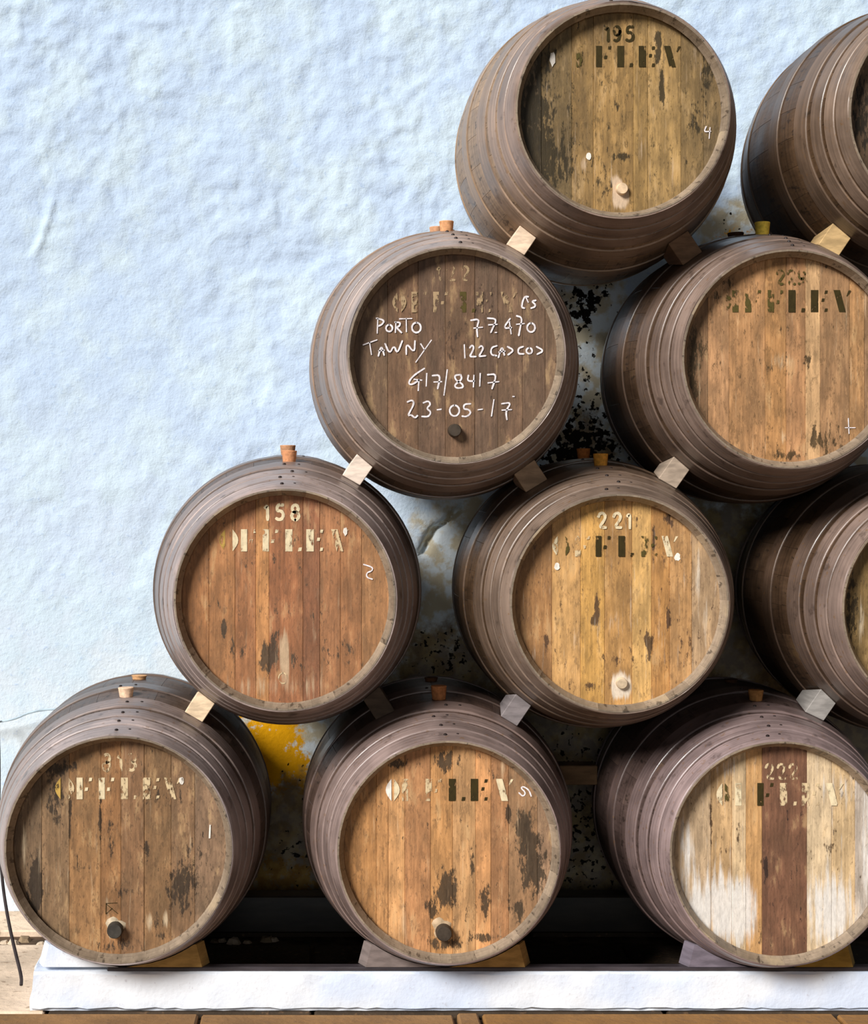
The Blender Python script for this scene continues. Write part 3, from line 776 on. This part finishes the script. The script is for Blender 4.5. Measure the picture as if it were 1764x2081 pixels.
# --- bottom right
b = barrel('222', 1.428, -1.128, .342, 'barrel with a whitened head and one dark brown board, bottom right')
b.body((85, 68, 63), (149, 129, 127))
b.head([1378, 1445, 1488, 1516, 1549, 1640, 1690, 1738, 1800],
       [(198, 170, 134), (206, 168, 118), (222, 192, 148), (208, 158, 98), (112, 68, 44), (230, 204, 164), (222, 190, 142), (198, 186, 172)],
       dark=[(1445, 1670, 4, 50, 1.0), (1500, 1690, 6, 24, .7), (1554, 1765, 7, 40, .9), (1595, 1700, 40, 14, .3), (1462, 1720, 20, 25, .35), (1690, 1700, 20, 50, .3), (1550, 1905, 20, 20, .4)],
       light=[(1440, 1850, 75, 85, 1.3), (1510, 1860, 40, 80, 1.1), (1395, 1720, 18, 80, .9), (1695, 1850, 62, 90, 1.25), (1775, 1720, 34, 110, .9), (1490, 1560, 30, 30, .5), (1720, 1600, 60, 40, .45)], dcol=(70, 50, 32), lcol=(236, 232, 226), grime=.2, seed=8)
# the dark board keeps its own colour under the whitening
for o in b.root.children:
    if o.name.startswith('head_plank') and abs(o.color[0]-L4((112, 68, 44))[0]) < .002:
        o.data.materials.clear()
        o.data.materials.append(head_material('dark_oak_board', 9.5, [(x[0], x[1], x[2], x[3], x[4]) for x in [(b.loc(1556, 1770)[0], b.loc(1556, 1770)[1], .010, .06, 1.0)]], [], (44, 32, 28), (1, 1, 1), .3))
b.stencil([('(', 1462, 'c'), (')', 1478, 'g'), ('|', 1500, 'c'), ('F', 1545, 'd'), ('L', 1592, 'f'), ('E', 1637, 'f'), ('Y', 1690, 'c')], 1614, 46)
b.number([('2', 1564, 'f'), ('2', 1588, 'f'), ('2', 1612, 'f')], 1568, 31, 18, 5)
b.bung(-.30, (176, 124, 74), .02, .025, .030); b.bung(0, (76, 52, 36), 0, .024, .008)

# --- right edge, second row
b = barrel('edge', 1.945, -.385, .334, 'barrel cut by the right edge, third in the second row from the bottom')
b.body((76, 56, 40), (138, 118, 108))
b.head([1720, 1765, 1810, 1870, 1930, 1990, 2050, 2110], [(124, 98, 46), (150, 116, 62), (150, 116, 66), (160, 120, 70), (150, 116, 66), (140, 110, 62), (130, 100, 56)],
       dark=[(1730, 1250, 24, 100, .8)], light=[(1752, 1260, 10, 60, .6)], dcol=(40, 30, 14), grime=.4, seed=10)
b.bung(-.30, (190, 140, 90)); b.bung(0, (150, 100, 60))
# --- top right
b = barrel('top', 1.966, 1.126, .334, 'dark barrel cut by the right edge, highest on that side')
b.body((87, 65, 45), (136, 115, 99))
b.head([1750, 1800, 1860, 1920, 1980, 2040, 2100, 2140], [(84, 62, 38), (90, 68, 42), (104, 78, 48), (110, 84, 52), (104, 78, 48), (96, 72, 44), (90, 66, 40)],
       dark=[(1760, 230, 40, 120, .8)], light=[], dcol=(30, 24, 14), grime=.5, seed=11)
b.bung(-.30, (190, 140, 90)); b.bung(0, (150, 100, 60))

# ------------------------------------------------------------------ wedges between the barrels
def wedge(lo, up, px, py, w, col, label, y0=-.365, ln=.16, d=5.635, group='wooden wedges between stacked barrels'):
    A, B = BR[lo], BR[up]
    a = Vector((A.x, A.z)); bb = Vector((B.x, B.z)); n = (bb-a); D = n.length; n.normalize(); t = Vector((-n.y, n.x))
    c = Vector(((px-635)*d/3574, CAMZ-(py-981)*d/3574))
    off = (c-a).dot(t)
    V = []
    for y in (y0, y0+ln):
        RA, RBb = prof(y, A.rh)+.005, prof(y, B.rh)+.005
        for o in (off-w/2, off+w/2):
            V.append((o, y, math.sqrt(max(RA*RA-o*o, 1e-6))))
            V.append((o, y, D-math.sqrt(max(RBb*RBb-o*o, 1e-6))))
    W = []
    for (o, y, h) in V:
        p = a+n*h+t*o; W.append((p.x, y, p.y))
    # ring order: front 0,1,3,2 ; back 4,5,7,6
    F = [(0, 1, 3, 2), (4, 6, 7, 5), (0, 4, 5, 1), (2, 3, 7, 6), (0, 2, 6, 4), (1, 5, 7, 3)]
    import bmesh
    me = bpy.data.meshes.new('wedge_block'); me.from_pydata(W, [], F); me.update()
    bm = bmesh.new(); bm.from_mesh(me); bmesh.ops.recalc_face_normals(bm, faces=bm.faces)
    bmesh.ops.bevel(bm, geom=list(bm.edges), offset=.002, segments=1, affect='EDGES'); bm.to_mesh(me); bm.free()
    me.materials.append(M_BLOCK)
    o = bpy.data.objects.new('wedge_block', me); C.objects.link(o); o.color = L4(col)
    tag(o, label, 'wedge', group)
wedge('122', '195', 1059, 492, .066, (234, 208, 180), 'pale wooden wedge on the left under the barrel numbered 195')
wedge('229', '195', 1392, 502, .075, (128, 98, 74), 'brown wooden wedge on the right under the barrel numbered 195')
wedge('229', 'top', 1690, 500, .075, (196, 164, 116), 'tan wooden wedge between the yellow bung and the right edge')
wedge('158', '122', 727, 957, .066, (226, 208, 192), 'pale wooden wedge on the left under the chalked barrel')
wedge('221', '122', 1078, 968, .080, (170, 140, 112), 'brown wooden wedge on the right under the chalked barrel')
wedge('221', '229', 1367, 968, .066, (168, 150, 132), 'grey brown wedge right of the bright orange bung')
wedge('813', '158', 407, 1437, .066, (232, 206, 172), 'pale wooden wedge resting on the bottom left barrel')
wedge('mid', '158', 768, 1430, .066, (84, 70, 58), 'dark shaded wedge resting on the left of the middle bottom barrel')  # dark shade put into the wood colour
wedge('mid', '221', 1050, 1443, .062, (128, 120, 120), 'grey wooden wedge on the left under the golden barrel')  # grey lowered to paint in the shade under the barrel
wedge('222', 'edge', 1660, 1449, .066, (150, 145, 140), 'grey wooden wedge above the whitened barrel head')  # wood colour darkened, shade painted in

sp = box('spacer_block', .846, .992, .12, .22, CAMZ-1.052, CAMZ-.985, M_BLOCK, None, .003); sp.color = L4((112, 86, 60))
tag(sp, 'brown spacer block in the dark gap left of the whitened barrel', 'wedge')

# chocks on the rail at both sides of the bottom barrels
def chock(key, side, col, label, wide=.10, hgt=.07, mat=None, y0=-.523, y1=-.472):
    A = BR[key]; V = []; F = []; ny = 3; nc = 7; zb = RT+.0005
    for s in range(ny):
        y = y0+(y1-y0)*s/(ny-1); R = prof(y, A.rh)+.005; zc = A.z
        zt = zb+hgt
        xin = math.sqrt(max(R*R-(zc-zb)**2, 0))+.012; xtop = math.sqrt(max(R*R-(zc-zt)**2, 0))+.002
        row = []
        for i in range(nc):
            z = zb+(zt-zb)*i/(nc-1)
            row.append((max(xin if i == 0 else 0, math.sqrt(max(R*R-(zc-z)**2, 0))+.002), z))
        row.append((xtop+.008, zt)); row.append((max(xin, xtop)+.026, zb))
        V += [(A.x+side*x, y, z) for (x, z) in row]
    k = nc+2
    for s in range(ny-1):
        for j in range(k): F.append((s*k+j, s*k+(j+1) % k, (s+1)*k+(j+1) % k, (s+1)*k+j))
    F.append(tuple(range(k))); F.append(tuple((ny-1)*k+j for j in reversed(range(k))))
    import bmesh
    o = mesh_obj('rail_chock', V, F, mat or M_BLOCK); bm = bmesh.new(); bm.from_mesh(o.data)
    bmesh.ops.recalc_face_normals(bm, faces=bm.faces); bm.to_mesh(o.data); bm.free()
    o.color = L4(col); tag(o, label, 'chock', 'chocks holding the bottom barrels')
chock('813', -1, (226, 230, 232), 'white painted chock at the left foot of the bottom left barrel', mat=M_WHITE)
chock('813', 1, (176, 142, 84), 'tan wooden chock at the right foot of the bottom left barrel')
chock('mid', -1, (120, 108, 104), 'grey wooden chock at the left foot of the middle bottom barrel')
chock('mid', 1, (172, 136, 80), 'tan wooden chock at the right foot of the middle bottom barrel')
chock('222', -1, (110, 102, 112), 'grey wooden chock at the left foot of the whitened barrel')
chock('222', 1, (150, 120, 56), 'olive tan chock at the right foot of the whitened barrel')

# ------------------------------------------------------------------ cable and wire at the left
def tube(name, pts, r, mat, col, n=8):
    P = [Vector(p) for p in pts]
    for _ in range(2):
        Q = [P[0]]
        for p, q in zip(P, P[1:]): Q += [p.lerp(q, .25), p.lerp(q, .75)]
        Q.append(P[-1]); P = Q
    V = []; F = []
    for i, p in enumerate(P):
        d = (P[min(i+1, len(P)-1)]-P[max(i-1, 0)]).normalized()
        a = d.cross(Vector((0, 1, .2))).normalized(); b_ = d.cross(a)
        for k in range(n):
            t = 2*math.pi*k/n; V.append(tuple(p+a*r*math.cos(t)+b_*r*math.sin(t)))
    for i in range(len(P)-1):
        for k in range(n): F.append((i*n+k, i*n+(k+1) % n, (i+1)*n+(k+1) % n, (i+1)*n+k))
    F.append(tuple(reversed(range(n)))); F.append(tuple((len(P)-1)*n+k for k in range(n)))
    o = mesh_obj(name, V, F, mat, None, True); o.color = L4(col); return o
def at(px, py, d): return ((px-635)*d/3574, d-6, CAMZ-(py-981)*d/3574)
c = tube('cable', [at(-4, 1462, 6.68), at(-1, 1560, 6.4), at(-3, 1680, 6.1), at(4, 1790, 5.9), at(16, 1868, 5.75), at(31, 1935, 5.6), at(44, 1985, 5.48), at(43, 2002, 5.46)], .0055, M_CABLE, (54, 46, 46))
tag(c, 'dark cable running down to the left end of the white kerb', 'cable')
c = tube('wall_wire', [at(-120, 1500, 6.70), at(-10, 1468, 6.69), at(30, 1462, 6.69), at(60, 1447, 6.69), at(110, 1440, 6.69), at(160, 1446, 6.69)], .004, M_CABLE, (176, 196, 208))
tag(c, 'thin pale wire fixed to the blue wall at the left edge', 'wire')
